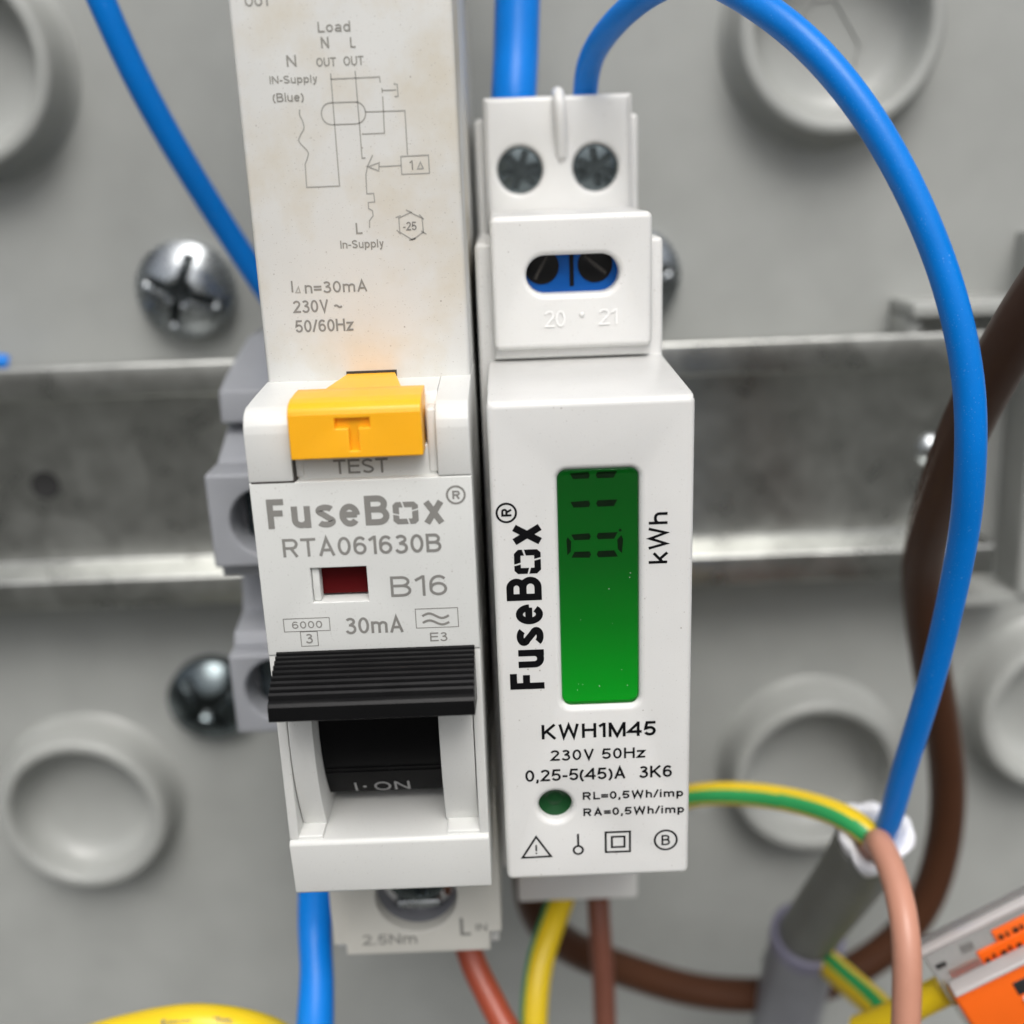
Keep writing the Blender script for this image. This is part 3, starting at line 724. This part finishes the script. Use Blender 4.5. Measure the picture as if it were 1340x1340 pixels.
for segs in (digit_seg(38.05, True), digit_seg(35.6, True),
             digit_seg(32.75, True) + digit_seg(31.15, False) + [[(6.25, 31.35), (6.55, 31.6), (6.6, 32.3), (6.3, 32.6), (6.2, 32.4)], [(10.85, 31.35), (10.5, 31.65), (10.45, 32.3), (10.8, 32.6), (10.95, 32.3)]]):
    segs = [[(x_ + (.0), zc_ + (z_ - zc_) * 1.3) for x_, z_ in s_] for s_ in segs for zc_ in [sum(q[1] for q in s_) / len(s_)]]
    link('display_digit', poly_bm(segs, 1.0), 'segment', mt)
link('display_digit', poly_bm([circ(10.7, 33.2, .13, 12)], 1.0), 'segment', mt)
link('display_window', plate([rect(5.56, 12.11, 17.56, 38.69, .75, 8)], .38, .5, .05), 'lens', mt)
link('dust_specks', join(*[poly_bm([circ(random.uniform(5.9, 11.9), random.uniform(18, 32), random.uniform(.015, .04), 8)], .36) for _ in range(11)]), 'raised', mt)
link('indicator_light', lathe([(1.62, 1.6), (1.55, .95), (1.2, 1.15), (.7, 1.35), (.25, 1.2), (0, 1.15)], 4.64, 7.62, 48), 'led', mt)
# print
Y0 = -.02
link('printed_logo', logo(3.98, 19.45, .952, .985, Y0, rot=True), 'ink_black', ns)
link('printed_text', text_bm('kWh', 12.95, 14.5, 30.45, 35.0, Y0, .008, rot=True), 'ink_black', ns)
for s, a, b_, c, d, w in (('KWH1M45', 3.55, 13.75, 14.47, 15.88, .18), ('230V 50Hz', 4.29, 12.8, 12.3, 13.35, .175), ('0,25-5(45)A  3K6', 2.0, 15.08, 10.1, 11.45, .17),
                       ('RL=0,5Wh/imp', 7.05, 16.12, 8.03, 9.03, .205), ('RA=0,5Wh/imp', 7.08, 16.22, 6.36, 7.36, .205), ('B', 14.15, 14.95, 3.22, 4.3, .01), ('!', 2.7, 2.86, 2.8, 3.75, .02)):
    link('printed_text', text_bm(s, a, b_, c, d, Y0, w), 'ink_black', ns)
link('printed_symbols', strokes([[(1.5, 2.45), (4.1, 2.5), (2.8, 4.6), (1.5, 2.45)], circ(6.6, 3.05, .42, 24) + [circ(6.6, 3.05, .42, 24)[0]], [(6.6, 3.47), (6.6, 4.75)],
     rl(9.1, 11.3, 2.72, 4.8), rl(9.66, 10.8, 3.22, 4.3), circ(14.55, 3.77, 1.0, 32) + [circ(14.55, 3.77, 1.0, 32)[0]]], .19, Y0), 'ink_black', ns)
# middle cover with the blue neutral window
stad = [(3.85 + 1.75 + 1.75 * math.cos(math.radians(a)), 52.95 + 1.75 * math.sin(math.radians(a))) for a in range(90, 271, 10)] + \
       [(12.45 - 1.75 + 1.75 * math.cos(math.radians(a)), 52.95 + 1.75 * math.sin(math.radians(a))) for a in range(-90, 91, 10)]
mid = plate([rect(.65, 15.45, 46.15, 58.3, .6, 4), stad], 16.3, 20, .55)
mc = link('terminal_cover', mid, 'meter', mt)
link('cover_top', bx(.75, 15.35, 20.05, 34.8, 54.8, 58.2, .2), 'meter', mc)
link('cover_foot', bx(.7, 15.4, 17.4, 19.4, 45.2, 46.3, .2), 'meter', mc)
link('neutral_terminal', bx(2.5, 13.8, 18.45, 19.8, 50.5, 55.3, .05), 'blue_term', mt)
link('terminal_slot', bx(7.95, 8.35, 18.40, 18.6, 51.7, 54.8, 0), 'black', mt)
for cx, rt in ((5.35, 60), (10.35, -40)):
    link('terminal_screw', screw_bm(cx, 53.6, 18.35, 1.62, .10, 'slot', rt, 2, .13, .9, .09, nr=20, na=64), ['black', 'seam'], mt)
link('raised_numeral', text_bm('20', 5.45, 7.35, 48.25, 49.75, 16.22, .11, extrude=.03), 'raised', mc)
link('raised_numeral', text_bm('21', 10.45, 12.2, 48.3, 49.75, 16.22, .11, extrude=.03), 'raised', mc)
link('gate_mark', lathe([(.28, 16.32), (.2, 16.2), (0, 16.12)], 8.9, 49.25, 16), 'meter', mc)
# top terminal
top = plate([rect(.3, 15.8, 56.5, 69.6, .25, 3), circ(3.95, 62.35, 2.42), circ(11.95, 62.35, 2.42)], 35, 38, .5)
tp = link('terminal_face', top, 'meter', mt)
for cx, rt in ((3.95, 12), (11.95, 38)):
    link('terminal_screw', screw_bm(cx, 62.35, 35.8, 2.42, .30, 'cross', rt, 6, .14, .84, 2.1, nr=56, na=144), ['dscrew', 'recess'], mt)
link('centre_rib', tube([(8.15, 37.5, 69.9), (8.15, 35, 69.9), (8.2, 34.0, 68.9), (8.3, 34.1, 67), (8.35, 34.7, 64.9), (8.4, 35.2, 63.6)], .62, 14, 5), 'meter', tp)

# ================================================================ wires
def wire(name, P, r, mat, label, cat='wire', **k):
    bm = tube(P, r, **k)
    o = link(name, bm, mat, None, P[len(P) // 2], smooth=70)
    return tag(o, label, cat)
wire('blue_wire', [(11.11, 38.6, 66), (11.11, 38.0, 68.93), (11.65, 34.0, 73.39), (14.98, 26.0, 76.74), (19.31, 20.0, 77.9), (23.43, 14.0, 74.9), (28.26, 10.0, 70.0), (32.98, 7.0, 62.99),
     (37.25, 5.0, 53.96), (39.79, 4.0, 45.29), (40.83, 4.0, 37.42), (41.67, 6.0, 28.43), (41.9, 10.0, 14.49), (41.53, 14.0, 2.11), (41.64, 18.0, -8.36), (41.4, 21, -12)],
     lambda t: 1.27 + .03 * math.sin(t * 21), 'blue', 'bright blue wire arching from the top of the meter down the right side')
wire('thick_blue_wire', [(3.5, 42, 64), (3.59, 42.0, 69.46), (4.06, 44.0, 74.71), (4.68, 46.0, 84), (5.5, 48, 100)], 2.5, 'blue', 'thick straight blue wire entering the top left terminal of the meter')
wire('blue_wire', [(-46, 38, 100), (-40.6, 40.0, 84.68), (-38.0, 42.0, 75.22), (-35.1, 45.0, 66.57), (-31.0, 50.0, 56.07), (-26.48, 54.0, 46.27), (-22, 60.5, 38)],
     1.5, 'blue', 'blue wire slanting down behind the left edge of the breaker')
wire('thick_blue_wire', [(-21.6, 24, -4), (-21.9, 21.0, -12), (-22.3, 18.0, -18.2), (-21.75, 14.0, -21.9), (-21.9, 10.0, -27.48), (-22.6, 8, -36)],
     lambda t: 2.0 + .15 * math.sin(t * 9), 'blue', 'thick glossy blue wire hanging below the left side of the breaker')
wire('blue_wire', [(-78, 64, 38), (-72, 62, 40.2), (-67.5, 61.2, 40.6), (-65.8, 61.5, 40.2)], 1.0, 'blue', 'tip of a blue wire peeping over the rail at the left edge')
wire('brown_cable', [(47.6, 0, 62), (47.78, 5.0, 54.22), (47.61, 12.0, 47.09), (47.99, 22.0, 35.73), (49.6, 32.0, 22.69), (52.3, 40.0, 12.06), (56.85, 46.0, -2.45), (61.6, 50.0, -17.6), (63.8, 52.0, -31.5),
     (61.8, 52.0, -44.7), (55.34, 52.0, -54.09), (43.91, 52.0, -60.2), (29.24, 50.0, -58.27), (16.2, 48.0, -51.73), (6.9, 45.0, -44.05), (2.9, 42.0, -35.67), (2.3, 40.5, -27), (2.5, 40, -20)],
     2.5, 'brown', 'thick dark brown cable looping from the upper right round to the bottom of the meter', 'cable')
wire('striped_wire', [(14, 44, -22), (18.48, 40.0, -19.0), (23.44, 34.0, -13.3), (29.91, 29.0, -10.44), (34.9, 24.0, -8.82), (38.04, 20.0, -8.26), (40.3, 18.0, -9.6), (41.5, 21, -13.5)],
     1.42, ['yellow', 'green'], 'green and yellow striped wire reaching from behind the meter to the white cable end', stripe=((-24,), 33), n=60, twist=25)
wire('pinkish_wire', [(41.2, 23, -15), (40.2, 17.0, -9.3), (39.74, 14.2, -7.9), (39.95, 10.0, -9.4), (39.47, 5.0, -12.8), (38.85, 2.0, -20.74), (38.6, 1, -27)],
     1.42, 'pink', 'pale pinkish brown wire dropping in front of the grey cable')
wire('striped_wire', [(41.0, 50, -50), (42.48, 45.0, -46.34), (44.2, 35.0, -43.13), (46.0, 25.0, -40.0), (46.6, 18, -39.5), (47.0, 12, -39.5)],
     1.9, ['yellow', 'green'], 'yellow wire with a green stripe leaving the rim of the grey conduit', stripe=((150, 230), 22), n=40)
wire('yellow_wire', [(40.0, 17, -34.6), (41.6, 15.5, -32.2), (43.4, 14, -29.5), (45.2, 12.5, -26.6), (46.9, 11.4, -24.3)], 1.6, 'yellow', 'short bright yellow wire pushed into the orange lever connector')
wire('striped_wire', [(-50, 12, -29.5), (-46.5, 10.0, -26.2), (-41.48, 9.0, -23.9), (-34.79, 8.0, -21.9), (-29.5, 8.0, -22.6), (-25.9, 9.5, -25.8), (-24.5, 12, -31)],
     1.95, ['yellow', 'green'], 'yellow wire hump with a thin green edge at the lower left corner', stripe=((120, 200), 28), n=40)
hp = [(-36.6, '6mm'), (-31.2, '7m')]
wo_ = bpy.data.objects['striped_wire.002']
for xx, s in hp:
    link('printed_text', text_bm(s, xx, xx + (3.2 if xx < -36 else 1.9), -20.9, -20.0, 6.62, .15), 'ink_pale', wo_)
wire('red_brown_wire', [(-6.6, 26, -12), (-6.2, 23.0, -20), (-5.2, 21.0, -25.4), (-3.0, 18, -28.9), (-.6, 15.0, -31.97), (3.5, 11.0, -35.5)], 1.55, 'redbrown', 'red-brown wire curving down from the breaker terminal')
wire('striped_wire', [(8.3, 41, -22), (6.95, 38.0, -29.0), (5.0, 34.0, -31.5), (3.0, 30.0, -34.8), (1.95, 26.0, -40.43), (2.0, 23.0, -48)],
     1.75, ['yellow', 'green'], 'yellow wire with a green left edge curving down from under the meter', stripe=((85,), 34), n=40)
wire('brown_wire', [(11.0, 41, -20), (11.26, 38.0, -29.92), (11.33, 36.0, -35.05), (11.58, 34.0, -42.01), (11.51, 30.0, -54)], 1.5, 'midbrown', 'straight brown wire hanging from under the right half of the meter')

# ================================================================ grey cable and conduit, lower right
gc = thing('grey_cable', (41, 40, -35), 'dark grey sheathed cable with a torn white end leaning out of the conduit', 'cable')
link('outer_sheath', tube([(41.0, 20.5, -11.4), (41.3, 26, -19.5), (41.1, 35, -32), (40.9, 44, -44.5), (40.9, 50, -54)], 3.9, 36), 'grey', gc)
bm = bmesh.new(); ax = Vector((.04, .56, -.83)).normalized(); c0 = Vector((41.0, 19.4, -9.8)); u_ = ax.cross(Vector((1, 0, 0))).normalized(); w_ = ax.cross(u_)
rings = []
for j, (rr, dz) in enumerate(((2.2, 1.4), (2.9, .3), (3.5, -.1), (4.0, .1), (4.15, .7), (3.95, 1.5))):
    ring = []
    for k in range(48):
        a = 2 * PI * k / 48; wob = 1 + .07 * math.sin(3 * a + .6) + .05 * math.sin(7 * a + j) + random.uniform(-.02, .02)
        ring.append(bm.verts.new(c0 + ax * (dz + .5 * math.sin(2 * a + 1) + .25 * math.sin(5 * a)) + (u_ * math.cos(a) + w_ * math.sin(a)) * rr * wob))
    rings.append(ring)
for a_, b_ in zip(rings, rings[1:]):
    for k in range(48): bm.faces.new((a_[k], a_[(k + 1) % 48], b_[(k + 1) % 48], b_[k]))
bmesh.ops.recalc_face_normals(bm, faces=bm.faces)
link('torn_inner_sheath', bm, 'white', gc, smooth=70)
cd = thing('grey_conduit', (40, 50, -60), 'wide grey conduit stub with a purplish rim at the bottom right', 'conduit')
def ring_tube(P, R, wall, mat, name):
    Q = smooth_path(P, 6); bm = bmesh.new(); rg = []
    d = (Q[-1] - Q[0]).normalized(); uu = d.cross(Vector((1, 0, 0))).normalized(); ww = d.cross(uu)
    seq = [(q, R) for q in Q[::-1]] + [(Q[0] - d * .3, R - wall * .5), (Q[0], R - wall)] + [(q, R - wall) for q in Q]
    for q, r_ in seq: rg.append([bm.verts.new(q + (uu * math.cos(2 * PI * k / 48) + ww * math.sin(2 * PI * k / 48)) * r_) for k in range(48)])
    for a_, b_ in zip(rg, rg[1:]):
        for k in range(48): bm.faces.new((a_[k], a_[(k + 1) % 48], b_[(k + 1) % 48], b_[k]))
    bmesh.ops.recalc_face_normals(bm, faces=bm.faces)
    return link(name, bm, mat, cd, smooth=60)
ring_tube([(41.2, 42.5, -42.5), (41.0, 46, -52), (40.6, 50, -66), (40.4, 53, -80)], 4.9, .9, 'conduit', 'conduit_tube')
ring_tube([(41.22, 42.2, -41.6), (41.1, 42.9, -43.6)], 5.15, 1.0, 'lilac', 'conduit_rim')

# ================================================================ lever connector, lower right
wg = thing('lever_connector', (54, 16, -26), 'clear lever wire connector with an orange lever in the bottom right corner', 'connector')
A = math.radians(30); ux = Vector((math.cos(A), 0, math.sin(A))); uz = Vector((-math.sin(A), 0, math.cos(A))); uy = Vector((0, 1, 0))
def obx(name, a, b_, y0, y1, c, d, mat, par, bev=.25):
    """box in the connector's own frame: a..b_ along, c..d across"""
    bm = bx(a, b_, y0, y1, c, d, bev); o0 = Vector((49.2, 0, -19.9))
    for v in bm.verts: v.co = o0 + ux * v.co.x + uy * v.co.y + uz * v.co.z
    return link(name, bm, mat, par)
obx('clear_body', -4.4, 14, 9.6, 11.2, -12, 5.4, 'clear', wg, .4)
obx('clear_rail', -4.6, 14, 8.5, 9.5, 5.2, 5.9, 'rail_clear', wg, .2)
obx('clear_rail', -3.6, 14, 6.2, 8.2, .9, 1.5, 'rail_clear', wg, .28)
lev = obx('orange_lever', -3.8, 14, 7.0, 9.4, -12, .35, 'orange', wg, .5)
obx('lever_slot_shade', 2.1, 6, 6.9, 7.4, -3.0, -1.2, 'dark', lev, .1)
obx('lever_pin', 2.3, 3.0, 6.6, 7.3, -4.0, -3.4, 'white', lev, .2)
obx('orange_insert', .6, 14, 9.2, 9.58, -1.6, 2.0, 'orange', wg, .15)
obx('orange_insert', 3.0, 14, 9.2, 9.58, 2.05, 3.6, 'orange', wg, .15)
for k in range(8):
    obx('contact_strand', -2.8 + k * .42, -2.58 + k * .42, 9.3, 9.56, .3, 1.3, 'copper', wg, .03)
for k, w in enumerate((.5, .3, .6, .35, .5)):
    obx('moulded_mark', 1.0 + k * .9, 1.0 + k * .9 + w, 9.14, 9.2, .2 + .3 * (k % 2), .9 + .2 * (k % 2), 'brown', wg, .02)
    obx('moulded_mark', 3.4 + k * .8, 3.4 + k * .8 + w, 9.14, 9.2, 2.2, 2.9, 'brown', wg, .02)
    obx('moulded_mark', -.6 + k * .3, -.48 + k * .3, 9.45, 9.58, 2.4, 3.5, 'seam', wg, .02)
obx('contact_gap_shade', -3.8, -2.6, 9.35, 9.58, 2.1, 2.7, 'dark', wg, .1)
